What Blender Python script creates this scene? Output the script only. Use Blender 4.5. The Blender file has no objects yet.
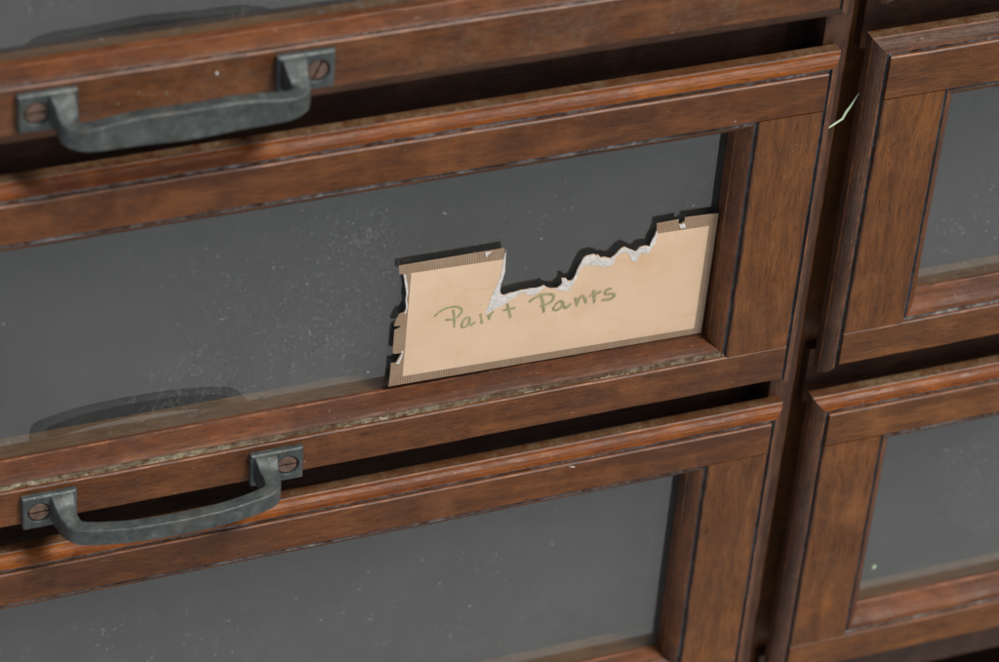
import bpy, bmesh, math, random
from mathutils import Vector, Matrix, noise
from mathutils.geometry import tessellate_polygon
random.seed(7)
S = 0.001
sc = bpy.context.scene
COL = sc.collection

# ---------------------------------------------------------------- materials
def newmat(name):
    m = bpy.data.materials.new(name); m.use_nodes = True
    nt = m.node_tree; nt.nodes.clear()
    return m, nt
class NT:
    def __init__(s, nt): s.nt = nt
    def n(s, t, **kw):
        nd = s.nt.nodes.new(t)
        for k, v in kw.items(): setattr(nd, k, v)
        return nd
    def l(s, a, b): s.nt.links.new(a, b)
    def setin(s, sock, v):
        if hasattr(v, 'is_linked') or hasattr(v, 'links'): s.l(v, sock)
        else: sock.default_value = v
    def noise(s, vec, scale, detail=6, rough=.55, dist=0.0):
        nd = s.n('ShaderNodeTexNoise'); s.l(vec, nd.inputs['Vector'])
        nd.inputs['Scale'].default_value = scale; nd.inputs['Detail'].default_value = detail
        nd.inputs['Roughness'].default_value = rough; nd.inputs['Distortion'].default_value = dist
        return nd.outputs['Fac']
    def ramp(s, fac, stops, interp='LINEAR'):
        nd = s.n('ShaderNodeValToRGB'); s.l(fac, nd.inputs[0]); cr = nd.color_ramp; cr.interpolation = interp
        while len(cr.elements) < len(stops): cr.elements.new(.5)
        for e, (p, c) in zip(cr.elements, stops):
            e.position = p
            e.color = (c, c, c, 1) if isinstance(c, (int, float)) else (c[0], c[1], c[2], 1)
        return nd.outputs[0]
    def mix(s, fac, a, b, mode='MIX'):
        nd = s.n('ShaderNodeMix', data_type='RGBA', blend_type=mode)
        s.setin(nd.inputs[0], fac)
        for sock, v in ((nd.inputs[6], a), (nd.inputs[7], b)):
            if isinstance(v, tuple): sock.default_value = (v[0], v[1], v[2], 1)
            else: s.l(v, sock)
        return nd.outputs[2]
    def math(s, op, a, b=0.0, clamp=False):
        nd = s.n('ShaderNodeMath', operation=op, use_clamp=clamp)
        s.setin(nd.inputs[0], a); s.setin(nd.inputs[1], b)
        return nd.outputs[0]
    def coords(s, scale=(1, 1, 1), per_object=True):
        tc = s.n('ShaderNodeTexCoord'); v = tc.outputs['Object']
        if per_object:
            oi = s.n('ShaderNodeObjectInfo')
            cx = s.n('ShaderNodeCombineXYZ')
            for i, k in enumerate((3.1, 1.7, 5.3)):
                s.l(s.math('MULTIPLY', oi.outputs['Random'], k), cx.inputs[i])
            ad = s.n('ShaderNodeVectorMath', operation='ADD'); s.l(v, ad.inputs[0]); s.l(cx.outputs[0], ad.inputs[1]); v = ad.outputs[0]
        mp = s.n('ShaderNodeMapping'); s.l(v, mp.inputs[0]); mp.inputs['Scale'].default_value = scale
        return mp.outputs[0], v
    def bump(s, h, strength, dist, normal=None):
        nd = s.n('ShaderNodeBump'); s.l(h, nd.inputs['Height'])
        nd.inputs['Strength'].default_value = strength; nd.inputs['Distance'].default_value = dist
        if normal is not None: s.l(normal, nd.inputs['Normal'])
        return nd.outputs[0]
    def out(s, sh): o = s.n('ShaderNodeOutputMaterial'); s.l(sh, o.inputs[0])
    def bsdf(s, color, rough=.5, metal=0.0, spec=.5, normal=None, coat=0.0, coat_rough=.3):
        b = s.n('ShaderNodeBsdfPrincipled')
        if isinstance(color, tuple): b.inputs['Base Color'].default_value = (color[0], color[1], color[2], 1)
        else: s.l(color, b.inputs['Base Color'])
        s.setin(b.inputs['Roughness'], rough); b.inputs['Metallic'].default_value = metal
        b.inputs['Specular IOR Level'].default_value = spec
        b.inputs['Coat Weight'].default_value = coat; b.inputs['Coat Roughness'].default_value = coat_rough
        if normal is not None: s.l(normal, b.inputs['Normal'])
        return b.outputs[0]

WOOD = {}
def wood(name, axis, dark, mid, light, grime=.45, rough=(.38, .62), coat=.0, specks=.5, dust=0.0, spec=.24, bumpk=1.0):
    """old varnished hardwood: grain along an axis, grime blotches, pores, scuffs, dust specks"""
    key = (name, axis)
    if key in WOOD: return WOOD[key]
    m, nt = newmat('%s_%s' % (name, 'xyz'[axis])); T = NT(nt)
    sc3 = [1, 1, 1]; sc3[axis] = .16
    g, v = T.coords(tuple(sc3))
    sc4 = [1, 1, 1]; sc4[axis] = .075
    mp = T.n('ShaderNodeMapping'); T.l(v, mp.inputs[0]); mp.inputs['Scale'].default_value = sc4; g2 = mp.outputs[0]
    fig = T.noise(g, 120, 6, .62, .8)          # figure
    dk2 = tuple(d * .6 + m_ * .4 for d, m_ in zip(dark, mid))
    col = T.ramp(fig, [(.28, dk2), (.50, mid), (.76, light)])
    fine = T.noise(g2, 1250, 5, .68)            # fibres
    col = T.mix(.5, col, T.ramp(fine, [(.32, .38), (.52, 1.0), (.72, 1.5)]), 'MULTIPLY')
    pore = T.noise(g2, 1900, 2, .5)
    pm = T.ramp(pore, [(.58, 0.0), (.66, 1.0)])
    col = T.mix(T.math('MULTIPLY', pm, .55), col, tuple(c * .35 for c in dark))
    # grime and sun-bleached patches
    big = T.noise(v, 21, 6, .62, .6)
    gm = T.ramp(T.math('ADD', big, T.math('MULTIPLY', T.noise(g2, 240, 4, .6), .25)), [(.50, 1.0), (.72, 0.0)])
    col = T.mix(T.math('MULTIPLY', gm, grime * .62), col, (.030, .021, .018))
    bl = T.noise(v, 34, 5, .65)
    bm = T.ramp(bl, [(.52, 0.0), (.72, 1.0)])
    col = T.mix(T.math('MULTIPLY', bm, .35), col, tuple(min(1, c * 1.55 + .008) for c in light))
    # thin scratches along the grain and pale scuffs
    mp2 = T.n('ShaderNodeMapping'); T.l(v, mp2.inputs[0]); s5 = [1, 1, 1]; s5[axis] = .12
    mp2.inputs['Scale'].default_value = s5; mp2.inputs['Rotation'].default_value = (.1, .25, .15)
    scr = T.ramp(T.noise(mp2.outputs[0], 420, 3, .55), [(.705, 0.0), (.74, 1.0)])
    scr = T.math('MULTIPLY', scr, T.ramp(T.noise(v, 60, 2), [(.5, 0.0), (.6, 1.0)]))
    col = T.mix(T.math('MULTIPLY', scr, .45), col, (.22, .15, .11))
    sp = T.ramp(T.noise(v, 760, 2, .5), [(.735, 0.0), (.765, 1.0)])
    col = T.mix(T.math('MULTIPLY', sp, specks), col, (.42, .36, .28))
    if dust > 0:
        dn = T.math('MULTIPLY', T.ramp(T.noise(v, 300, 8, .75), [(.40, 0.0), (.62, 1.0)]), T.ramp(T.noise(v, 40, 4, .6), [(.35, .1), (.6, 1.0)]))
        col = T.mix(T.math('MULTIPLY', dn, dust), col, (.30, .27, .21))
        rg_add = T.math('MULTIPLY', dn, dust * .4)
    ro = T.ramp(T.noise(v, 70, 5, .6), [(.35, rough[0]), (.65, rough[1])])
    if dust > 0: ro = T.math('ADD', ro, rg_add, True)
    h = T.math('ADD', T.math('MULTIPLY', fine, 1.0), T.math('MULTIPLY', T.noise(v, 160, 5, .6), 1.2))
    h = T.math('SUBTRACT', h, T.math('MULTIPLY', pm, .5))
    nrm = T.bump(h, .35 * bumpk, .0006)
    T.out(T.bsdf(col, ro, 0, spec, nrm, coat, .25))
    WOOD[key] = m
    return m

F_D, F_M, F_L = (.050, .015, .0045), (.122, .039, .0098), (.20, .070, .018)
def face(ax): return wood('weathered_face', ax, F_D, F_M, F_L)
def faceD(ax): return wood('dusty_face', ax, F_D, F_M, F_L, specks=.8, dust=.13)
def faceB(ax): return wood('warmer_face', ax, (.062, .020, .0055), (.143, .049, .0115), (.23, .085, .021), grime=.3)
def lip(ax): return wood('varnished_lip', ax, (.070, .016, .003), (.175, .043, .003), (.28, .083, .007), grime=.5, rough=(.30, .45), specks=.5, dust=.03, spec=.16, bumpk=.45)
def lipD(ax): return wood('grimy_shaded_lip', ax, (.040, .018, .010), (.100, .040, .020), (.16, .062, .028), grime=.5, rough=(.4, .6), specks=.5, dust=.10)  # darker, grimy lip wood; on bottom lips it serves as painted shade
def bead(ax): return wood('glazing_bead', ax, (.040, .013, .005), (.105, .032, .009), (.175, .058, .016), grime=.5, rough=(.4, .55), specks=.6, dust=.04, spec=.18, bumpk=.5)
def caseW(ax): return wood('case_wood', ax, (.030, .014, .009), (.075, .033, .018), (.12, .050, .024), grime=.45, rough=(.35, .6), specks=.4)

def worn():
    m, nt = newmat('worn_edge'); T = NT(nt); g, v = T.coords()
    n = T.noise(v, 75, 7, .72)
    c = T.ramp(n, [(.38, (.05, .016, .006)), (.52, (.13, .040, .010)), (.66, (.28, .095, .024)), (.8, (.36, .19, .09))])
    T.out(T.bsdf(c, .45)); return m
def dirt(name, lo, hi, amt, base):
    m, nt = newmat(name); T = NT(nt); g, v = T.coords()
    n = T.math('MULTIPLY', T.ramp(T.noise(v, 170, 8, .72), [(.38, 0.0), (.60, 1.0)]), T.ramp(T.noise(v, 26, 4, .65), [(.36, .15), (.58, 1.0)]))
    c2 = T.ramp(T.noise(v, 500, 4, .6), [(.3, lo), (.7, hi)])
    c = T.mix(T.math('MULTIPLY', n, amt), base, c2)
    T.out(T.bsdf(c, .85, 0, .2, T.bump(T.noise(v, 900, 6, .7), .8, .0006))); return m
M = {}
M['worn'] = worn()
M['groove'] = dirt('groove_dust', (.20, .20, .20), (.52, .52, .50), .9, (.060, .036, .026))
M['groove_dark'] = dirt('groove_grime', (.07, .075, .085), (.16, .165, .175), .55, (.026, .022, .022))  # dark bluish groove colour with a little dust
M['shaded_topdust'] = dirt('dust_on_shaded_base', (.16, .12, .06), (.36, .31, .19), .38, (.085, .028, .007))  # settled dust over a base colour darkened with the gap's shade
M['crust'] = dirt('dust_crust', (.30, .24, .14), (.58, .53, .38), .95, (.09, .045, .022))

def glass():
    m, nt = newmat('dusty_glass'); T = NT(nt); g, v = T.coords((1, 1, 1))
    geo = T.n('ShaderNodeNewGeometry')
    fr = T.n('ShaderNodeFresnel'); fr.inputs['IOR'].default_value = 1.6
    front = T.math('SUBTRACT', 1.0, geo.outputs['Backfacing'])
    fac = T.math('MULTIPLY', T.math('MULTIPLY', fr.outputs[0], 2.2), front, True)
    rr = T.n('ShaderNodeBsdfGlossy'); rr.inputs['Roughness'].default_value = .012
    T.l(T.bump(T.noise(v, 9, 2, .5), .02, .01), rr.inputs['Normal'])
    tr = T.n('ShaderNodeBsdfTransparent'); tr.inputs[0].default_value = (.93, .95, .94, 1)
    di = T.n('ShaderNodeBsdfDiffuse'); di.inputs[0].default_value = (.48, .50, .48, 1)
    # dust film: patchy haze, specks, smears
    haze = T.ramp(T.noise(v, 5, 5, .55, .5), [(.35, .004), (.65, .030)])
    oz = T.n('ShaderNodeSeparateXYZ'); tco = T.n('ShaderNodeTexCoord'); T.l(tco.outputs['Object'], oz.inputs[0])
    low = T.math('MULTIPLY', T.math('SUBTRACT', .105, oz.outputs[2]), .62, True)
    haze = T.math('ADD', haze, T.math('MULTIPLY', low, T.ramp(T.noise(v, 14, 5, .65, .6), [(.35, .3), (.65, 1.5)])))
    sp = T.math('MULTIPLY', T.ramp(T.noise(v, 620, 2, .5), [(.62, 0.0), (.76, .30)]), T.ramp(T.noise(v, 16, 3), [(.46, .10), (.64, 1.0)]))
    big = T.ramp(T.noise(v, 260, 2, .5), [(.745, 0.0), (.80, .35)])
    mp = T.n('ShaderNodeMapping'); T.l(v, mp.inputs[0]); mp.inputs['Rotation'].default_value = (0, .7, 0); mp.inputs['Scale'].default_value = (1, 1, .5)
    sm = T.math('MULTIPLY', T.ramp(T.noise(mp.outputs[0], 420, 4, .6, 1.5), [(.54, 0.0), (.72, .16)]), T.ramp(T.noise(v, 12, 3), [(.52, 0.0), (.66, 1.0)]))
    tot = T.math('ADD', T.math('ADD', haze, .008), T.math('ADD', T.math('ADD', sp, big), sm), True)
    tot = T.math('MULTIPLY', tot, front)
    m1 = T.n('ShaderNodeMixShader'); T.l(fac, m1.inputs[0]); T.l(tr.outputs[0], m1.inputs[1]); T.l(rr.outputs[0], m1.inputs[2])
    m2 = T.n('ShaderNodeMixShader'); T.l(tot, m2.inputs[0]); T.l(m1.outputs[0], m2.inputs[1]); T.l(di.outputs[0], m2.inputs[2])
    T.out(m2.outputs[0]); return m
M['glass'] = glass()

def metal():
    m, nt = newmat('oxidised_metal'); T = NT(nt); g, v = T.coords()
    n = T.noise(v, 150, 7, .65, .4)
    c = T.ramp(n, [(.30, (.030, .037, .038)), (.48, (.056, .068, .066)), (.62, (.086, .104, .100)), (.78, (.20, .22, .20))])
    r = T.ramp(T.noise(v, 480, 4, .6), [(.56, 0.0), (.68, .8)])
    c = T.mix(T.math('MULTIPLY', r, .5), c, (.14, .095, .055))
    c = T.mix(T.ramp(T.noise(v, 60, 4, .65), [(.54, 0.0), (.68, .45)]), c, (.095, .080, .060))
    sp = T.ramp(T.noise(v, 900, 2), [(.72, 0.0), (.77, .9)])
    c = T.mix(sp, c, (.36, .38, .36))
    ro = T.ramp(T.noise(v, 260, 5, .6), [(.3, .38), (.7, .62)])
    T.out(T.bsdf(c, ro, .35, .5, T.bump(T.noise(v, 520, 6, .7), .35, .0006))); return m
M['metal'] = metal()
def simple(name, a, b, scale, rough, bumps=0.3, spec=.4, metalv=0.0):
    m, nt = newmat(name); T = NT(nt); g, v = T.coords()
    c = T.ramp(T.noise(v, scale, 6, .6), [(.3, a), (.7, b)])
    T.out(T.bsdf(c, rough, metalv, spec, T.bump(T.noise(v, scale * 3, 5, .6), bumps, .0004))); return m
M['screw'] = simple('copper_brown_screw', (.075, .042, .028), (.21, .13, .095), 380, .42, .3, .5, .4)
M['slot'] = simple('slot_dirt', (.012, .010, .008), (.03, .022, .016), 300, .8)  # near-black floor of the screw slot
M['board'] = simple('dark_board', (.020, .021, .022), (.032, .033, .034), 40, .8, .2, .2)
M['floor'] = wood('drawer_floor', 0, (.09, .042, .014), (.17, .085, .030), (.23, .12, .045), grime=.4, rough=(.6, .8))
M['inside'] = simple('drawer_inside_wood', (.06, .03, .015), (.10, .055, .03), 40, .7)

def paper():
    m, nt = newmat('aged_card'); T = NT(nt); g, v = T.coords()
    c = T.ramp(T.noise(v, 26, 6, .6), [(.3, (.66, .465, .30)), (.7, (.745, .545, .38))])
    st = T.ramp(T.noise(v, 45, 5, .6, .8), [(.55, 0.0), (.70, .45)])
    c = T.mix(st, c, (.62, .40, .22))
    c = T.mix(T.ramp(T.noise(v, 900, 3), [(.66, 0.0), (.76, .3)]), c, (.45, .33, .22))
    n1 = T.bump(T.noise(v, 14, 3, .5, .5), .25, .003)
    T.out(T.bsdf(c, .75, 0, .25, T.bump(T.noise(v, 700, 5, .6), .25, .0003, n1))); return m
M['paper'] = paper()
def tape(ax):
    m, nt = newmat('ribbed_border_' + 'xyz'[ax]); T = NT(nt); g, v = T.coords(per_object=False)
    sx = T.n('ShaderNodeSeparateXYZ'); T.l(v, sx.inputs[0])
    ph = T.math('ADD', T.math('MULTIPLY', sx.outputs[ax], 2 * math.pi / .00105), T.math('MULTIPLY', T.noise(v, 160, 3), 2.2))
    w = T.math('ADD', T.math('MULTIPLY', T.math('SINE', ph), .5), .5)
    c = T.ramp(w, [(.1, (.23, .16, .10)), (.4, (.34, .25, .165)), (.9, (.40, .305, .21))])
    c = T.mix(T.ramp(T.noise(v, 120, 5, .6), [(.4, .5), (.7, 0.0)]), c, (.27, .15, .085))
    T.out(T.bsdf(c, .7, 0, .25, T.bump(w, .35, .0003))); return m
M['tape_v'] = tape(0); M['tape_h'] = tape(2)
M['fibre'] = simple('torn_paper_fibre', (.50, .48, .46), (.80, .77, .70), 420, .9, 1.0, .1)
M['ink'] = simple('faded_green_ink', (.24, .24, .105), (.42, .39, .21), 500, .7, .1, .2)
M['sliver'] = simple('pale_green_flake', (.38, .52, .34), (.62, .72, .50), 260, .6, .3)
def ground():
    m, nt = newmat('pale_concrete'); T = NT(nt); g, v = T.coords(per_object=False)
    c = T.ramp(T.noise(v, 1.6, 6, .6), [(.3, (.50, .515, .50)), (.7, (.60, .615, .60))])
    c = T.mix(.25, c, T.ramp(T.noise(v, 60, 5, .7), [(.3, .5), (.7, 1.0)]), 'MULTIPLY')
    T.out(T.bsdf(c, .9, 0, .2, T.bump(T.noise(v, 80, 6, .7), .3, .004))); return m
M['ground'] = ground()

# ---------------------------------------------------------------- mesh helpers
def link(name, me, parent=None, loc=(0, 0, 0)):
    o = bpy.data.objects.new(name, me); COL.objects.link(o); o.location = loc
    if parent is not None: o.parent = parent
    return o
def empty(name, loc): return link(name, None, None, loc)
def tag(o, label, cat, group=None):
    o['label'] = label; o['category'] = cat
    if group: o['group'] = group
def mesh_from(name, verts, faces, mats, mi=None, smooth=False):
    me = bpy.data.meshes.new(name)
    me.from_pydata([(x * S, y * S, z * S) for x, y, z in verts], [], faces)
    for m in mats: me.materials.append(m)
    if mi:
        for p, k in zip(me.polygons, mi): p.material_index = k
    bm = bmesh.new(); bm.from_mesh(me)
    bmesh.ops.remove_doubles(bm, verts=bm.verts, dist=1e-7)
    bmesh.ops.recalc_face_normals(bm, faces=bm.faces)
    bm.to_mesh(me); bm.free()
    if smooth:
        for p in me.polygons: p.use_smooth = True
    return me
def wob(x, y, z, amp, seed, f=.035):
    v = Vector((x * f + seed, y * f * .5, z * f))
    a = noise.noise(v) + .5 * noise.noise(v * 4.1) + .22 * noise.noise(v * 13)
    b = noise.noise(v + Vector((31, 7, 3))) + .5 * noise.noise(v * 4.3 + Vector((3, 9, 1)))
    return a * amp, b * amp
def sweep(loop, p0, p1, mitre0, mitre1, axis, nseg, amp=.12, seed=0, closed=True):
    """loop: [(c, y, mat)] c = cross coordinate (z for axis 0, x for axis 2); the end planes are
    sheared by mitre: position = p + mitre * c"""
    V = []; F = []; MI = []; n = len(loop)
    for s in range(nseg + 1):
        t = s / nseg
        for (c, y, mt) in loop:
            a0 = p0 + mitre0 * c; a1 = p1 + mitre1 * c; a = a0 + (a1 - a0) * t
            k = 0 if s in (0, nseg) else 1
            d = wob(a, y, c, amp, seed)
            cc = c + d[0] * k; yy = y + d[1] * .5 * k
            V.append((a, yy, cc) if axis == 0 else (cc, yy, a))
    for s in range(nseg):
        for i in range(n):
            j = (i + 1) % n
            F.append((s * n + i, s * n + j, (s + 1) * n + j, (s + 1) * n + i)); MI.append(loop[i][2])
    F.append(tuple(range(n))); MI.append(0)
    F.append(tuple(nseg * n + i for i in range(n))); MI.append(0)
    return V, F, MI
def box(x0, x1, y0, y1, z0, z1):
    V = [(x, y, z) for x in (x0, x1) for y in (y0, y1) for z in (z0, z1)]
    F = [(0, 1, 3, 2), (4, 6, 7, 5), (0, 4, 5, 1), (2, 3, 7, 6), (0, 2, 6, 4), (1, 5, 7, 3)]
    return V, F
def join(*parts):
    V = []; F = []; MI = []
    for p in parts:
        o = len(V); V += p[0]; F += [tuple(i + o for i in f) for f in p[1]]
        MI += p[2] if len(p) > 2 else [0] * len(p[1])
    return V, F, MI
# ---------------------------------------------------------------- drawers
W, H = 290.0, 170.0          # half width and height of a drawer front, millimetres
def member(name, axis, c0, c1, a0, a1, mat, parent, seed, wear=(1, 1), y1=11.0, ends=0):
    """a flat board of the frame, front face at y=0, rounded worn arrises"""
    r = .55
    loop = [(c0 + r, 0, 0), (c1 - r, 0, 1 if wear[1] else 0), (c1, r, 0), (c1, y1, 0), (c0, y1, 0), (c0, r, 1 if wear[0] else 0)]
    V, F, MI = sweep(loop, a0, a1, 0, 0, axis, int((a1 - a0) / 4), .26, seed)
    return link(name, mesh_from(name, V, F, [mat, M['worn']], MI), parent)

def lip_loop(sgn, base):
    """outer moulding profile, outward offset o and depth y, dust in the quirk"""
    pr = [(0, 1.7, 1), (1.3, 1.7, 1), (1.9, .75, 2), (2.5, .85, 0), (3.9, 1.5, 0), (5.2, 2.6, 0), (6.3, 4.1, 0), (6.85, 5.4, 2), (7.2, 6.0, 3), (7.2, 11, 0), (0, 11, 0)]
    return pr
def lip_side(name, side, mat, parent, seed, bot=3.0, W=W, H=H):
    pr = lip_loop(1, 0)
    if side == 'bottom': pr = [(0, .5, 2), (.6, 1.2, 0), (bot * .6, 3.2, 0), (bot, 5.4, 0), (bot, 11, 0), (0, 11, 0)]
    if side in ('left', 'right'): pr = [(o, y, 0 if m == 3 else m) for o, y, m in pr]
    if side in ('top', 'bottom'):
        if side == 'top':
            loop = [(H + o, y, m) for o, y, m in pr]; f = lambda c: c - H
        else:
            loop = [(-o, y, m) for o, y, m in pr]; f = lambda c: -c
        sh = 1 if side == 'top' else -1
        # mitre: x end = W + o
        p1 = W - (H if side == 'top' else 0); m1 = sh
        V, F, MI = sweep(loop, -p1, p1, -m1, m1, 0, 110, .10, seed)
    else:
        sh = 1 if side == 'right' else -1
        loop = [(sh * (W + o), y, m) for o, y, m in pr]
        # z top = H + o = H + sh*c - W ; z bottom = -(sh*c - W)
        V, F, MI = sweep(loop, W, H - W, -sh, sh, 2, 34, .10, seed)
    return link(name, mesh_from(name, V, F, [mat, M['groove_dark'] if side in ('left', 'right') else M['groove'], M['worn'], M['shaded_topdust']], MI), parent)

def bead_side(name, side, mat, parent, seed, x0, x1, z0, z1, a, gy, crust, led=0.0, dk=1.0):
    """glazing bead round the opening; inset i towards the glass, a = its width"""
    def pr(a):
        k = a / 7.4
        return [(0, 1.6, 1), (1.2 * k + led, 1.7, 1), (1.9 * k + led, 1.2, 0), (3.2 * k + led * .6, 1.7, 0), (4.8 * k, 3.0, 0), (6.2 * k, 4.6, 0), (7.1 * k, 6.2, 2), (7.4 * k, 6.8, 0), (7.4 * k, gy - .1, 0), (0, gy - .1, 0)]
    at, ab = 7.4, a
    def prb(a):
        k = a / 7.4
        return [(0, 1.6, 1), (1.2 * k + led, 1.7, 1), (1.8 * k + led, 1.3, 0), (3.3 * k + led * .6, 2.4, 0), (4.9 * k + led * .3, 5.0, 0), (6.2 * k, 8.2, 0), (7.1 * k, 11.3, 2), (7.4 * k, 12.2, 0), (7.4 * k, gy - .1, 0), (0, gy - .1, 0)]
    if side == 'top':
        loop = [(z1 - i, y, m) for i, y, m in pr(at)]
        V, F, MI = sweep(loop, x0 + z1, x1 - z1, -1, 1, 0, 90, .10, seed)
    elif side == 'bottom':
        k = at / ab
        loop = [(z0 + i, y if y > gy - 1 else y * dk, m) for i, y, m in prb(ab)]
        V, F, MI = sweep(loop, x0 - z0 * k, x1 + z0 * k, k, -k, 0, 120, .22, seed)
    else:
        s = 1 if side == 'left' else -1; xb = x0 if side == 'left' else x1; k = ab / at
        loop = [(xb + s * i, y, m) for i, y, m in pr(at)]
        # z bottom = z0 + i*k, i = s*(c-xb);  z top = z1 - i
        V, F, MI = sweep(loop, z0 - s * xb * k, z1 + s * xb, s * k, -s, 2, 30, .10, seed)
    return link(name, mesh_from(name, V, F, [mat, crust, M['worn']], MI), parent)

def catmull(P, n):
    out = []
    for i in range(len(P) - 1):
        p0 = P[max(i - 1, 0)]; p1 = P[i]; p2 = P[i + 1]; p3 = P[min(i + 2, len(P) - 1)]
        for k in range(n):
            t = k / n
            out.append(tuple(.5 * ((2 * b) + (-a + c) * t + (2 * a - 5 * b + 4 * c - d) * t * t + (-a + 3 * b - 3 * c + d) * t ** 3) for a, b, c, d in zip(p0, p1, p2, p3)))
    out.append(P[-1]); return out

def make_handle(parent, xc, z0, L, bulge, protr, slots, drop=0.0):
    """bail pull: two countersunk foot plates and a bowed flat bar cast in one piece"""
    pw, ph, th = 23.5, 17.5, 3.0
    V = []; F = []
    def add(v, f):
        o = len(V); V.extend(v); F.extend(tuple(i + o for i in g) for g in f)
    screws = []
    for sd in (-1, 1):
        xo = xc + sd * L / 2; xi = xo - sd * pw
        a, b = min(xo, xi), max(xo, xi)
        zc = z0 + ph / 2; sx = xo - sd * 7.2; R = 5.1; N = 32
        # plate front with countersink: ring of the hole, ring of the (chamfered) outline
        def outline(inset, y, ex=0):
            pts = []
            for k in range(N):
                an = 2 * math.pi * k / N; dx, dz = math.cos(an), math.sin(an)
                tx = ((b - inset - sx) / dx if dx > 0 else (a + inset - sx) / dx) if abs(dx) > 1e-6 else 1e9
                tz = ((z0 + ph - inset - zc) / dz if dz > 0 else (z0 + inset - zc) / dz) if abs(dz) > 1e-6 else 1e9
                t = min(tx, tz); pts.append((sx + dx * t, y, zc + dz * t))
            # snap nearest to the corners
            for cx in (a + inset, b - inset):
                for cz in (z0 + inset, z0 + ph - inset):
                    i = min(range(N), key=lambda q: (pts[q][0] - cx) ** 2 + (pts[q][2] - cz) ** 2); pts[i] = (cx, y, cz)
            return pts
        def ring(r, y): return [(sx + r * math.cos(2 * math.pi * k / N), y, zc + r * math.sin(2 * math.pi * k / N)) for k in range(N)]
        rings = [outline(0, 0), outline(0, -th + .8), outline(.7, -th), ring(R + .3, -th), ring(R, -th + .3), ring(R - .3, -.9), ring(.01, -.9)]
        v = [p for r in rings for p in r]; f = []
        for q in range(len(rings) - 1):
            for k in range(N):
                k2 = (k + 1) % N; f.append((q * N + k, q * N + k2, (q + 1) * N + k2, (q + 1) * N + k))
        add(v, f); screws.append((sx, zc))
    # the bar: centre line, height, thickness
    half = L / 2
    xa = half - 17.0
    zb = z0 + 5.6 - drop; hb = 8.4 if bulge < 1 else 8.8
    P = [(-xa, 1.0, z0 + 9.8, 14.0, 11.0), (-xa, -4.0, z0 + 9.6, 13.6, 10.0), (-xa + .3, -8.6, z0 + 8.2, 11.2, 8.6), (-xa + .3, -13.2, z0 + 6.6 - drop * .6, 9.8, 7.6),
         (-xa + 2.2, -17.0 - (protr - 21) * .4, zb + .2, hb + bulge * .1, 6.8), (-xa + 8.0, -18.2 - (protr - 19) * .5, zb, hb + bulge * .35, 6.2), (-xa * .45, -protr + .9, zb, hb + bulge * .85, 5.8), (0, -protr, zb, hb + bulge, 5.6)]
    P = P + [(-p[0],) + p[1:] for p in reversed(P[:-1])]
    C = catmull(P, 5); nC = len(C); prof = []
    K = 12
    v = []
    for i, (x, y, z, h, t) in enumerate(C):
        q0 = C[max(i - 1, 0)]; q1 = C[min(i + 1, nC - 1)]
        tx, ty = q1[0] - q0[0], q1[1] - q0[1]; l = math.hypot(tx, ty) or 1; nx, ny = ty / l, -tx / l    # outward, in plan
        c = .45
        for (a, b) in ((.5, -.5), (.5, .5), (-.5, .5), (-.5, -.5)):
            pass
        pts = [(t / 2, -h / 2 + c), (t / 2 + .1, 0), (t / 2, h / 2 - c), (t / 2 - c, h / 2), (0, h / 2 + .15), (-t / 2 + c, h / 2), (-t / 2, h / 2 - c), (-t / 2, 0), (-t / 2, -h / 2 + c), (-t / 2 + c, -h / 2), (0, -h / 2), (t / 2 - c, -h / 2)]
        for (o, zz) in pts: v.append((xc + x + nx * o, y + ny * o, z + zz))
    f = []
    for i in range(nC - 1):
        for k in range(K):
            k2 = (k + 1) % K; f.append((i * K + k, i * K + k2, (i + 1) * K + k2, (i + 1) * K + k))
    f.append(tuple(range(K))); f.append(tuple((nC - 1) * K + k for k in range(K)))
    add(v, f)
    me = mesh_from('handle', V, F, [M['metal']])
    h = link('handle', me, parent)
    bv = h.modifiers.new('soften', 'BEVEL'); bv.width = .00025; bv.segments = 2; bv.limit_method = 'ANGLE'; bv.angle_limit = math.radians(35)
    for (sx, sz), an in zip(screws, slots):
        N = 28; R = 4.75; V2 = []; F2 = []; MI2 = []
        for sgn in (-1, 1):
            base = len(V2); pl = []
            g = .42
            a0 = math.asin(g / R)
            for k in range(N // 2 + 1):
                th_ = a0 + (math.pi - 2 * a0) * k / (N // 2); pl.append((R * math.cos(th_), R * math.sin(th_) * sgn))
            m = len(pl)
            for (px, pz) in pl: V2.append((px, -1.9, pz))
            for (px, pz) in pl: V2.append((px * .86, -2.45, (g * sgn if abs(pz) <= g + 1e-6 else g * sgn + (pz - g * sgn) * .86)))
            for (px, pz) in pl: V2.append((px, -1.2, pz))
            F2.append(tuple(base + m + k for k in range(m))); MI2.append(0)
            for k in range(m - 1):
                F2.append((base + k, base + k + 1, base + m + k + 1, base + m + k)); MI2.append(0)
                F2.append((base + 2 * m + k, base + 2 * m + k + 1, base + k + 1, base + k)); MI2.append(0)
            F2.append((base, base + m, base + 2 * m - 1, base + m - 1)); MI2.append(0)
            F2.append((base, base + m - 1, base + 3 * m - 1, base + 2 * m)); MI2.append(0)
        b0 = len(V2)
        for k in range(24): V2.append((R * math.cos(k * math.pi / 12), -1.35, R * math.sin(k * math.pi / 12)))
        F2.append(tuple(b0 + k for k in range(24))); MI2.append(1)
        ca, sa = math.cos(an), math.sin(an)
        V2 = [(x * ca - z * sa, y, x * sa + z * ca) for x, y, z in V2]
        s = link('screw', mesh_from('screw', V2, F2, [M['screw'], M['slot']], MI2), h, (sx * S, 0, sz * S))
    return h

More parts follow.
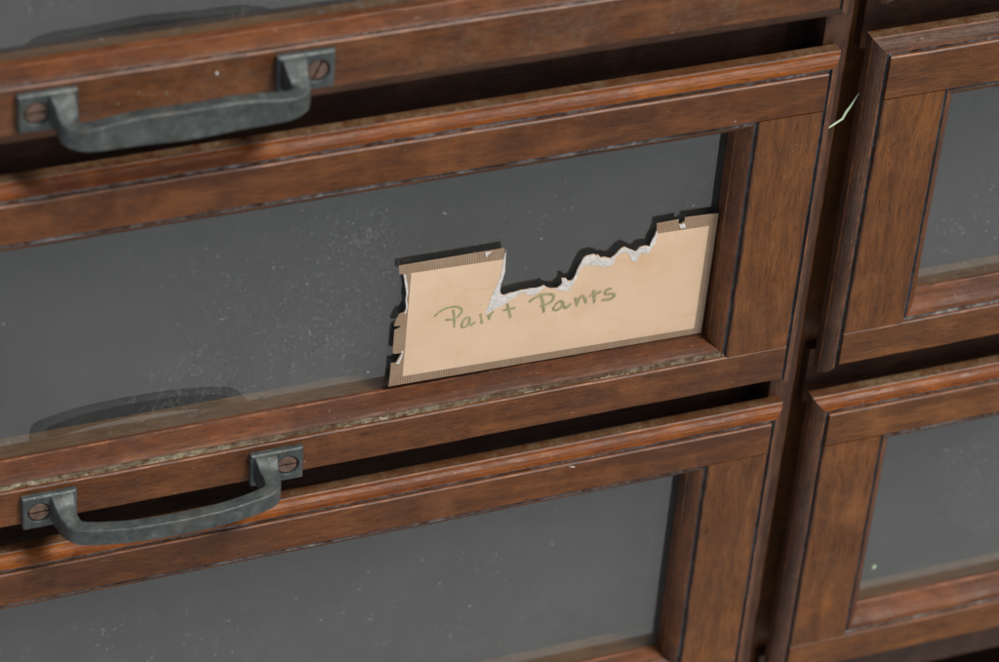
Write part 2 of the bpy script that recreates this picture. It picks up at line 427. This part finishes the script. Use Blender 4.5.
def cake(parent, xa, xb, ya, yb, za, zb, hh, cut, seed):
    """dust caked along a ledge: a lumpy strip from (ya, za) to (yb, zb), swelling out and dying away"""
    n = int((xb - xa) / .45); K = 7; V = []; F = []
    for i in range(n + 1):
        x = xa + (xb - xa) * i / n
        big = noise.noise(Vector((x * .035, seed, 0))) * .6 + noise.noise(Vector((x * .16, seed, 4))) * .5 + noise.noise(Vector((x * .6, seed, 9))) * .35
        for k in range(K):
            t = k / (K - 1); pr = math.sin(t * math.pi)
            n3 = noise.noise(Vector((x * 1.1, t * 3.5, seed + 2))) + .5 * noise.noise(Vector((x * 2.7, t * 8, seed)))
            d = (big + cut + n3 * .35) * hh * pr - .12
            V.append((x, ya + (yb - ya) * t - d * .75, za + (zb - za) * t + d * .65))
    for i in range(n):
        for k in range(K - 1):
            a = i * K + k; F.append((a, a + 1, a + K + 1, a + K))
    return link('caked_dust', mesh_from('caked_dust', V, F, [M['crust']]), parent)

def make_drawer(name, loc, seed, label, rail=18.5, toprail=22.0, beadw=7.4, fmat=face, lips=(lip, lipD), bmat=bead, crust='crust', rot=0.0, handle=None, gy=13.5, H=170.0, botlip=3.0, dk=1.0, fdrop=0.0, brail=None, group=None, caked=()):
    r = empty(name, (loc[0] * S, loc[1] * S, loc[2] * S)); r.rotation_euler = (0, rot, 0)
    tag(r, label, 'drawer', 'glass-fronted wooden drawers of the cabinet')
    st = 29.4
    x0, x1, z0, z1 = -W + st, W - st, rail, H - toprail
    member('top_rail', 0, z1, H, -W, W, fmat(0), r, seed)
    member('bottom_rail', 0, 0, z0, -W, W, (brail or fmat)(0), r, seed + 3)
    for k, (a, b) in enumerate(((-W, x0), (x1, W))):
        member('stile', 2, a, b, z0 + .12, z1 - .12, faceB(2), r, seed + 5 + k)
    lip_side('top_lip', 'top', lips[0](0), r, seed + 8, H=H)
    lip_side('bottom_lip', 'bottom', lipD(0), r, seed + 9, botlip, H=H)  # darker wood colour paints in the shade of the downward face
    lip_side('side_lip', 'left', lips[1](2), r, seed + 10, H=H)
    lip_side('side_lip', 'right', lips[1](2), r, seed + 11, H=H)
    bead_side('glazing_bead', 'top', bmat(0), r, seed + 12, x0, x1, z0, z1, beadw, gy, M['groove'])
    bead_side('glazing_bead', 'bottom', bmat(0), r, seed + 13, x0, x1, z0, z1, beadw, gy, M[crust], 1.6 if crust == 'crust' else 0.0, dk)
    bead_side('glazing_bead', 'left', bmat(2), r, seed + 14, x0, x1, z0, z1, beadw, gy, M['groove_dark'])
    bead_side('glazing_bead', 'right', bmat(2), r, seed + 15, x0, x1, z0, z1, beadw, gy, M['groove_dark'])
    V, F = box(x0 + 3, x1 - 3, gy, gy + 2.2, z0 + 3, z1 - 3)
    link('glass_pane', mesh_from('glass_pane', V, F, [M['glass']]), r)
    V, F = box(x0 - 6, x1 + 6, gy + 15, gy + 18, z0 - 6, z1 + 12)
    link('backing_board', mesh_from('backing_board', V, F, [M['board']]), r)
    V, F = box(-W + 8, W - 8, 11.2, 380, z0 - 1.0 - fdrop, z0 + 5.0 - fdrop)
    link('drawer_floor', mesh_from('drawer_floor', V, F, [M['floor']]), r)
    V, F, MI = join(box(-W + 2, -W + 8, 11.2, 380, 2, H - 8), box(W - 8, W - 2, 11.2, 380, 2, H - 8), box(-W + 2, W - 2, 380.2, 388, 2, H - 8), box(x0, x1, 11.2, 17, z1 + 2, H - 6))
    link('drawer_box', mesh_from('drawer_box', V, F, [M['inside']], MI), r)
    if handle: make_handle(r, **handle)
    for (xa, xb, ya, yb, za, zb, hh, cut) in caked: cake(r, xa, xb, ya, yb, za, zb, hh, cut, seed)
    return r

G = 30.69; XR = 28.63
yj = .0
d2 = make_drawer('drawer', (-W, 0, -171.0), 11, 'drawer holding the torn paper label, with a dusty pane and a metal bail handle', beadw=7.6, H=168.2, toprail=19.2, rail=19.2, caked=((-250, 259, 1.4, 2.0, 18.9, 22.3, 0.5, .06),),
                 handle=dict(xc=.4, z0=-1.2, L=123, bulge=0.0, protr=25.5, drop=-3.2, slots=(.02, -.03)))
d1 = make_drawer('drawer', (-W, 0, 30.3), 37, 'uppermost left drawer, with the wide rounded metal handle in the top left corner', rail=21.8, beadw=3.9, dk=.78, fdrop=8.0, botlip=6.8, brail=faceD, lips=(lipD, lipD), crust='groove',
                 handle=dict(xc=6.5, z0=2.2, L=126, bulge=5.0, protr=17.5, drop=.6, slots=(.03, 1.15)))
d3 = make_drawer('drawer', (-W - 1.2, 0, -368.3), 53, 'lower left drawer below the metal handle of the drawer with the label', crust='groove', beadw=7.2, toprail=18.0)
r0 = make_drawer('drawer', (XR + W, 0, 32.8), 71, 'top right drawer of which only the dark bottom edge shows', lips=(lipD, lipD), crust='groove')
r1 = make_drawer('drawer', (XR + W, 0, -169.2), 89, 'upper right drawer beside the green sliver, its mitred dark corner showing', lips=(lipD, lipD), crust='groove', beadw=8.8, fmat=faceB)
r2 = make_drawer('drawer', (XR + W, 0, -369.6), 101, 'lower right drawer with amber top edge in the bottom right corner', crust='groove', beadw=8.8, toprail=19.5, fmat=faceB)
def chip(drawer, loc, x, y, z, rx, rz, ang, seed, mat='fibre'):
    """a small irregular flake stuck to the surface; x, z in case coordinates"""
    rnd = random.Random(seed); n = 11; V = []; ca, sa = math.cos(ang), math.sin(ang)
    for (k, yo) in ((1.0, 0.0), (.7, -.28)):
        for i in range(n):
            t = 2 * math.pi * i / n; q = k * rnd.uniform(.6, 1.15); px, pz = rx * q * math.cos(t), rz * q * math.sin(t)
            V.append((x - loc[0] + px * ca - pz * sa, y + yo, z - loc[2] + px * sa + pz * ca))
    F = [(i, (i + 1) % n, n + (i + 1) % n, n + i) for i in range(n)] + [tuple(n + i for i in range(n)), tuple(range(n))]
    link('paint_chip', mesh_from('paint_chip', V, F, [M[mat]]), drawer)
L1, L2, L3, LR1, LR2 = (-W, 0, 30.3), (-W, 0, -171.0), (-W - 1.2, 0, -368.3), (XR + W, 0, -169.2), (XR + W, 0, -369.6)
chip(d3, L3, -99.2, .12, -200.2, 1.2, .35, -.3, 1); chip(d3, L3, -100.6, .12, -199.6, .5, .3, .4, 2)
chip(d1, L1, -137.5, .12, 37.6, .22, 4.2, -.12, 3, 'crust')
chip(d1, L1, -267.6, .12, 45.3, .8, 1.3, .2, 4); chip(d1, L1, -288, .12, 39.5, 1.1, .6, .3, 5, 'crust'); chip(d1, L1, -299, .12, 41.5, 1.0, .7, .9, 6, 'crust')
chip(d1, L1, -276, .12, 36.0, .6, .5, .3, 7, 'crust'); chip(d1, L1, -307, .12, 38.0, .6, .4, .3, 12, 'crust')
chip(r2, LR2, 23.6, 4.2, -218.4, .7, 1.2, .1, 8, 'crust')
chip(d2, L2, -41.3, .12, -19.4, .5, .35, .1, 9); chip(r2, LR2, 76.0, 13.4, -321.2, 1.0, 1.8, -.4, 10, 'sliver')
chip(r1, LR1, 42.5, 2.4, 6.0, 1.9, 1.1, .2, 11, 'crust')

# ---------------------------------------------------------------- cabinet case
cb = empty('cabinet_case', (0, .2, -.85))
tag(cb, 'dark brown wooden cabinet case seen as the upright and gaps between the drawers', 'cabinet')
ZB = 850.0     # case coordinates: z measured up from the ground; drawer-top level of the middle drawer is 850
def cpart(name, V, F, MI, mats): 
    V = [(x, y - 200, z + ZB) for x, y, z in V]
    return link(name, mesh_from(name, V, F, mats, MI), cb)
# centre upright: a proud front board and a set-back edge to its right
lp = [(1.5, 12.2, 0), (13.2, 12.2, 1), (14.2, 13.2, 0), (14.2, 30, 0), (1.5, 30, 0)]
V, F, MI = sweep(lp, -760, 420, 0, 0, 2, 150, .25, 5)
cpart('upright', V, F, MI, [caseW(2), M['worn']])
V, F = box(14.3, 46, 26, 30, -760, 420); cpart('upright', V, F, None, [faceB(2)])
V, F = box(-9, 46, 30.2, 395, -760, 420); cpart('partition', V, F, None, [M['inside']])
for zc in (215.5, 15.4, -184.0, -384.5):
    V, F = box(-600, -9.2, 26, 60, zc - 22.6, zc + 9); cpart('rail', V, F, None, [caseW(0)])
    V, F = box(24, 640, 20, 25.8, zc - 22.6, zc + 9); cpart('rail', V, F, None, [caseW(0)])
V, F, MI = join(box(-625, -600, 0, 400, -850, 440), box(640, 665, 0, 400, -850, 440)); cpart('side_panel', V[:8], F[:6], None, [caseW(2)]); 
V, F = box(640.2, 665, 0, 400, -850, 440); cpart('side_panel', V, F, None, [caseW(2)])
V, F = box(-599.8, 640, 396, 402, -850, 440); cpart('back_panel', V, F, None, [M['inside']])
V, F = box(-635, 675, -10, 410, 440.2, 465); cpart('top_board', V, F, None, [caseW(0)])
V, F = box(-599.8, 640, 5, 395, -850, -760.2); cpart('plinth', V, F, None, [caseW(0)])

# ---------------------------------------------------------------- torn card label
OUTL = [(-184.19, -75.4), (-137.04, -75.63), (-136.06, -79.83), (-135.89, -84.25), (-135.91, -88.65), (-136.65, -91.26), (-137.32, -95.0), (-137.42, -98.32), (-136.7, -100.7), (-135.25, -101.46), (-132.51, -100.76), (-130.17, -100.98), (-127.9, -100.23), (-125.54, -100.57), (-123.24, -100.22), (-120.38, -100.94), (-118.55, -100.38), (-117.11, -99.74), (-115.68, -101.27), (-113.73, -102.25), (-110.87, -102.74), (-109.54, -101.73), (-108.51, -99.99), (-109.17, -97.62), (-107.03, -98.07), (-106.19, -99.64), (-104.52, -100.0), (-103.44, -98.83), (-102.48, -96.23), (-102.1, -94.08), (-100.65, -90.69), (-99.89, -88.63), (-98.34, -87.57), (-95.07, -87.3), (-93.82, -88.22), (-92.88, -88.14), (-91.29, -90.14), (-90.14, -89.82), (-86.94, -91.32), (-85.17, -90.02), (-82.63, -86.93), (-80.81, -86.19), (-78.77, -87.72), (-75.24, -89.96), (-73.53, -87.97), (-71.2, -87.62), (-68.74, -88.4), (-68.49, -86.23), (-66.95, -82.66), (-66.37, -80.01), (-66.53, -76.67), (-56.37, -76.4), (-56.39, -78.44), (-55.36, -79.2), (-53.59, -77.9), (-53.32, -76.02), (-37.48, -76.71), (-37.56, -78.08), (-38.34, -143.71), (-185.98, -141.31), (-185.56, -135.08), (-185.4, -128.55), (-183.32, -128.74), (-181.44, -124.61), (-180.81, -123.34), (-183.8, -123.23), (-184.97, -122.69), (-184.77, -117.08), (-184.62, -110.38), (-183.05, -109.6), (-181.95, -108.72), (-182.22, -108.0), (-184.51, -107.72), (-184.99, -107.22), (-184.21, -104.23), (-182.97, -101.73), (-180.72, -101.1), (-179.93, -98.5), (-180.38, -93.98), (-180.08, -90.74), (-180.98, -86.15), (-181.62, -82.19), (-181.95, -79.94), (-184.0, -79.51)]
INNER = [(-178.55, -80.21), (-136.36, -81.45), (-65.94, -82.01), (-41.41, -82.76), (-42.14, -140.23), (-179.77, -136.86)]
FIB1 = [(-136.01, -76.01), (-137.02, -81.27), (-137.67, -89.94), (-139.16, -95.17), (-140.93, -99.8), (-143.21, -110.27), (-141.41, -109.25), (-139.19, -107.77), (-136.43, -107.24), (-133.76, -105.57), (-129.74, -103.07), (-128.42, -101.96), (-124.72, -101.63), (-125.63, -102.83), (-122.74, -104.01), (-120.4, -103.95), (-118.24, -101.61), (-116.41, -101.16), (-117.11, -99.74), (-118.55, -100.38), (-123.24, -100.22), (-127.9, -100.23), (-132.51, -100.76), (-135.25, -101.46), (-136.7, -100.7), (-137.42, -98.32), (-137.32, -95.0), (-135.91, -88.65), (-136.06, -79.83)]
FIB2 = [(-112.55, -102.54), (-110.11, -103.62), (-106.71, -104.91), (-104.87, -104.46), (-103.19, -102.01), (-102.23, -99.41), (-101.37, -95.67), (-100.78, -94.56), (-99.54, -92.59), (-96.24, -92.72), (-91.89, -93.91), (-89.88, -95.28), (-86.57, -95.3), (-85.04, -93.94), (-84.58, -91.25), (-82.44, -88.91), (-79.6, -88.94), (-77.93, -91.52), (-76.68, -94.57), (-74.23, -95.36), (-73.57, -92.42), (-72.77, -90.91), (-69.31, -92.18), (-68.51, -90.67), (-66.49, -87.19), (-65.8, -82.34), (-66.37, -80.01), (-66.95, -82.66), (-68.49, -86.23), (-68.74, -88.4), (-71.2, -87.62), (-73.53, -87.97), (-75.24, -89.96), (-78.77, -87.72), (-80.81, -86.19), (-82.63, -86.93), (-85.17, -90.02), (-86.94, -91.32), (-91.29, -90.14), (-95.07, -87.3), (-98.34, -87.57), (-99.89, -88.63), (-100.65, -90.69), (-102.48, -96.23), (-103.44, -98.83), (-104.52, -100.0), (-106.19, -99.64), (-107.03, -98.07), (-109.17, -97.62), (-108.51, -99.99), (-109.54, -101.73), (-110.87, -102.74), (-113.73, -102.25)]
FIB3 = [(-56.15, -78.49), (-55.13, -81.29), (-52.49, -81.44), (-53.5, -78.74), (-55.36, -79.2)]
FIB4 = [(-145.74, -75.64), (-142.53, -75.76), (-143.38, -76.67), (-144.26, -77.31), (-144.84, -78.82), (-145.42, -77.07)]
FIB5 = [(-181.95, -79.94), (-181.03, -80.41), (-180.0, -85.81), (-179.49, -90.86), (-179.92, -94.08), (-179.27, -98.09), (-180.02, -101.53), (-180.69, -101.66), (-179.93, -98.5), (-180.47, -93.96), (-180.17, -90.72), (-180.98, -86.15)]
FIB6 = [(-183.32, -128.74), (-181.67, -129.4), (-180.69, -125.92), (-180.15, -122.63), (-181.08, -122.54), (-180.79, -123.62), (-182.23, -127.28)]
STROKES = [
   [(-166.93, -106.39), (-164.98, -104.31), (-162.3, -102.93), (-158.65, -102.61), (-155.83, -103.5), (-154.44, -105.2), (-154.71, -106.82), (-156.21, -108.73), (-158.47, -109.64), (-161.73, -109.04)] ,
   [(-158.47, -104.04), (-157.76, -108.39), (-157.27, -114.41)] ,
   [(-150.36, -109.89), (-152.65, -110.35), (-153.81, -112.63), (-153.78, -114.61), (-152.36, -115.09), (-150.85, -113.28), (-150.56, -110.53), (-150.38, -113.38), (-149.6, -114.68), (-147.83, -113.37)] ,
   [(-145.69, -109.06), (-145.15, -111.71), (-144.57, -114.93)] ,
   [(-145.75, -103.89), (-145.44, -104.29)] ,
   [(-142.35, -110.51), (-141.65, -111.9), (-141.23, -113.41)] ,
   [(-141.4, -112.24), (-140.82, -110.4), (-139.64, -109.25)] ,
   [(-133.67, -106.04), (-132.47, -109.96), (-131.45, -114.41)] ,
   [(-135.43, -109.6), (-132.74, -109.33), (-129.57, -109.35)] ,
   [(-123.37, -107.42), (-120.93, -105.7), (-117.73, -104.58), (-113.94, -105.06), (-111.96, -106.38), (-112.48, -108.63), (-114.24, -110.23), (-118.18, -110.9)] ,
   [(-117.92, -105.22), (-116.61, -110.0), (-115.89, -114.97)] ,
   [(-107.31, -111.44), (-108.6, -110.03), (-110.6, -111.58), (-111.61, -113.63), (-110.82, -114.65), (-108.73, -114.25), (-107.48, -112.25), (-107.12, -110.92), (-106.66, -113.56), (-105.41, -114.4), (-103.44, -112.56)] ,
   [(-101.8, -109.52), (-100.91, -111.69), (-100.43, -114.51)] ,
   [(-100.47, -112.92), (-99.39, -110.03), (-98.27, -109.31), (-97.02, -111.11), (-96.22, -113.83)] ,
   [(-93.49, -107.06), (-92.7, -110.62), (-92.37, -114.38)] ,
   [(-95.35, -110.16), (-92.81, -109.35), (-89.54, -108.75)] ,
   [(-84.61, -108.1), (-86.51, -108.09), (-87.82, -109.4), (-86.99, -110.71), (-84.1, -111.04), (-83.04, -112.12), (-83.86, -113.53), (-86.22, -113.82), (-88.88, -113.42)] ,
]
PANEL = [(-178.55, -80.21), (-136.36, -81.45), (-135.89, -84.25), (-135.91, -88.65), (-136.65, -91.26), (-137.32, -95.0), (-137.42, -98.32), (-136.7, -100.7), (-135.25, -101.46), (-132.51, -100.76), (-130.17, -100.98), (-127.9, -100.23), (-125.54, -100.57), (-123.24, -100.22), (-120.38, -100.94), (-118.55, -100.38), (-117.11, -99.74), (-115.68, -101.27), (-113.73, -102.25), (-110.87, -102.74), (-109.54, -101.73), (-108.51, -99.99), (-109.17, -97.62), (-107.03, -98.07), (-106.19, -99.64), (-104.52, -100.0), (-103.44, -98.83), (-102.48, -96.23), (-102.1, -94.08), (-100.65, -90.69), (-99.89, -88.63), (-98.34, -87.57), (-95.07, -87.3), (-93.82, -88.22), (-92.88, -88.14), (-91.29, -90.14), (-90.14, -89.82), (-86.94, -91.32), (-85.17, -90.02), (-82.63, -86.93), (-80.81, -86.19), (-78.77, -87.72), (-75.24, -89.96), (-73.53, -87.97), (-71.2, -87.62), (-68.74, -88.4), (-68.49, -86.23), (-66.95, -82.66), (-66.37, -80.01), (-65.94, -82.01), (-41.41, -82.76), (-42.14, -140.23), (-179.77, -136.86)]
RSTRIP = [(-41.41, -82.76), (-37.48, -76.71), (-37.56, -78.08), (-38.34, -143.71), (-42.14, -140.23)]
LSTRIP = [(-179.77, -136.86), (-185.98, -141.31), (-185.56, -135.08), (-185.4, -128.55), (-183.32, -128.74), (-181.44, -124.61), (-180.81, -123.34), (-183.8, -123.23), (-184.97, -122.69), (-184.77, -117.08), (-184.62, -110.38), (-183.05, -109.6), (-181.95, -108.72), (-182.22, -108.0), (-184.51, -107.72), (-184.99, -107.22), (-184.21, -104.23), (-182.97, -101.73), (-180.72, -101.1), (-179.93, -98.5), (-180.38, -93.98), (-180.08, -90.74), (-180.98, -86.15), (-181.62, -82.19), (-181.95, -79.94), (-184.0, -79.51), (-184.19, -75.4), (-178.55, -80.21)]

card = empty('paper_label', (-112 * S, 10.5 * S, -140 * S))
tag(card, 'torn beige card label with ribbed brown border and green handwriting reading Paint Pants', 'label')
OX, OY, OZ = -112.0, 10.5, -140.0
def poly(name, pts, yf, th, mat, parent=card, bow=True):
    P = [(x - OX, z - OZ) for x, z in pts]
    def yy(x, z): return yf + .35 * math.sin((x + 70) / 145 * math.pi) * 0 
    n = len(P)
    tri = tessellate_polygon([[Vector((x, z, 0)) for x, z in P]])
    V = [(x, yy(x, z), z) for x, z in P] + [(x, yy(x, z) + th, z) for x, z in P]
    F = [tuple(t) for t in tri] + [tuple(i + n for i in reversed(t)) for t in tri] + [(i, (i + 1) % n, (i + 1) % n + n, i + n) for i in range(n)]
    return link(name, mesh_from(name, V, F, [mat]), parent)
def rough(pts, amp, step):
    """give a torn line small fibres: subdivide and jitter"""
    out = []
    n = len(pts)
    for i in range(n):
        a, b = pts[i], pts[(i + 1) % n]; d = math.hypot(b[0] - a[0], b[1] - a[1]); k = max(1, int(d / step))
        for j in range(k):
            t = j / k; jx = random.uniform(-amp, amp) if j else 0; jz = random.uniform(-amp, amp) if j else 0
            out.append((a[0] + (b[0] - a[0]) * t + jx, a[1] + (b[1] - a[1]) * t + jz))
    return out
sheet = poly('card_backing', OUTL, .12, .55, M['tape_v'])
poly('border_strip', RSTRIP, .04, .075, M['tape_h'])
poly('border_strip', LSTRIP, .04, .075, M['tape_h'])
pn = poly('card_face', PANEL, 0, .11, M['paper'])
for fb in (FIB1, FIB2):
    poly('torn_edge', rough(fb, .16, .55), -.12, .11, M['fibre'])
for fb in (FIB3, FIB4, FIB5, FIB6):
    poly('torn_edge', rough(fb, .07, .5), -.12, .11, M['fibre'])
V = []; F = []; cnt = 0
for st in STROKES:
    P = catmull([(x - OX, z - OZ, 0) for x, z in st], 5) if len(st) > 2 else [(x - OX, z - OZ, 0) for x, z in st]
    n = len(P); b = len(V)
    for i, p in enumerate(P):
        q0, q1 = P[max(0, i - 1)], P[min(n - 1, i + 1)]; tx, tz = q1[0] - q0[0], q1[1] - q0[1]; l = math.hypot(tx, tz) or 1
        w = .52 + .30 * noise.noise(Vector((p[0] * .5, p[1] * .5, 2))); w *= .6 if i in (0, n - 1) else 1
        for s_, y_ in ((1, -.05), (-1, -.05), (-1, -.02), (1, -.02)): V.append((p[0] - tz / l * w * s_, y_ - .0009 * cnt, p[1] + tx / l * w * s_))
        cnt += 1
    for i in range(n - 1):
        for k in range(4):
            k2 = (k + 1) % 4; F.append((b + i * 4 + k, b + i * 4 + k2, b + i * 4 + 4 + k2, b + i * 4 + 4 + k))
    F.append((b, b + 1, b + 2, b + 3)); F.append(tuple(b + (n - 1) * 4 + k for k in range(4)))
link('handwriting', mesh_from('handwriting', V, F, [M['ink']]), card)

# pale green sliver caught on the upright
P = [(7.35, 7.9, -38.0, .7), (10.6, 8.3, -36.6, 1.3), (14.8, 8.6, -34.4, 1.4), (16.2, 8.8, -31.2, 1.6), (18.0, 9.0, -28.6, 1.4), (20.0, 9.2, -24.6, .8), (21.3, 9.4, -22.4, .3)]
V = []; F = []
for i, (x, y, z, w) in enumerate(P):
    q0, q1 = P[max(0, i - 1)], P[min(len(P) - 1, i + 1)]; tx, tz = q1[0] - q0[0], q1[2] - q0[2]; l = math.hypot(tx, tz)
    for s_, yo in ((.5, 0), (0, -.35), (-.5, 0), (0, .15)): V.append((x - 13 - tz / l * w * .9 * s_, y + yo - 8, z + tx / l * w * .9 * s_ + 36))
for i in range(len(P) - 1):
    for k in range(4): F.append((i * 4 + k, i * 4 + (k + 1) % 4, i * 4 + 4 + (k + 1) % 4, i * 4 + 4 + k))
F += [(0, 1, 2, 3), tuple(len(P) * 4 - 4 + k for k in range(4))]
sl = link('dry_grass_sliver', mesh_from('dry_grass_sliver', V, F, [M['sliver']]), None, (13 * S, 8 * S, -36 * S))
tag(sl, 'thin pale green sliver caught on the upright between the left and right drawers', 'sliver')

# ---------------------------------------------------------------- ground
me = bpy.data.meshes.new('ground'); me.from_pydata([(-40, -40, 0), (40, -40, 0), (40, 40, 0), (-40, 40, 0)], [], [(0, 1, 2, 3)]); me.materials.append(M['ground'])
g = link('ground', me, None, (0, 0, -.85)); g['kind'] = 'structure'

# ---------------------------------------------------------------- light
w = bpy.data.worlds.new('World'); sc.world = w; w.use_nodes = True
nt = w.node_tree; sky = nt.nodes.new('ShaderNodeTexSky'); sky.sky_type = 'NISHITA'; sky.sun_disc = False
SE, SA = math.radians(56), math.radians(40)      # elevation; azimuth off the cabinet's normal, towards the right
sky.sun_elevation = SE
sd = Vector((math.sin(SA) * math.cos(SE), -math.cos(SA) * math.cos(SE), math.sin(SE)))   # towards the sun
sky.sun_rotation = math.atan2(sd.x, sd.y)
sky.dust_density = 3.0; sky.air_density = 1.0
bg = nt.nodes['Background']; nt.links.new(sky.outputs[0], bg.inputs[0]); bg.inputs[1].default_value = .100
L = bpy.data.lights.new('sun', 'SUN'); L.energy = 2.9; L.angle = math.radians(14); L.color = (1, .95, .88)
lo = bpy.data.objects.new('sun', L); COL.objects.link(lo); lo.rotation_euler = sd.to_track_quat('Z', 'Y').to_euler(); lo.location = sd * 4

# ---------------------------------------------------------------- camera
f_, a_, b_, c_ = 3200.2, .4014124363, -.6844431027, .0827007876
C_ = Vector((-.5564098477, -.9796932325, .7567860309))
fw = Vector((math.sin(a_) * math.cos(b_), math.cos(a_) * math.cos(b_), math.sin(b_)))
ri = Vector((math.cos(a_), -math.sin(a_), 0)); up = ri.cross(fw)
R_ = ri * math.cos(c_) + up * math.sin(c_); U_ = -ri * math.sin(c_) + up * math.cos(c_)
cam = bpy.data.cameras.new('camera'); co = bpy.data.objects.new('camera', cam); COL.objects.link(co)
mt = Matrix((R_, U_, -fw)).transposed().to_4x4(); mt.translation = C_; co.matrix_world = mt
cam.sensor_fit = 'HORIZONTAL'; cam.sensor_width = 36.0; cam.lens = 36.0 * f_ / 999.0
cam.clip_start = .05; cam.clip_end = 200
tgt = Vector((-.09, .0075, -.105)); cam.dof.use_dof = True; cam.dof.focus_distance = (tgt - C_).dot(fw); cam.dof.aperture_fstop = 8.5
sc.camera = co
sc.view_settings.view_transform = 'Standard'; sc.view_settings.look = 'None'; sc.view_settings.exposure = 0.0; sc.view_settings.gamma = 1
sc.render.engine = 'CYCLES'; sc.cycles.max_bounces = 10; sc.cycles.transparent_max_bounces = 16; sc.cycles.use_denoising = True
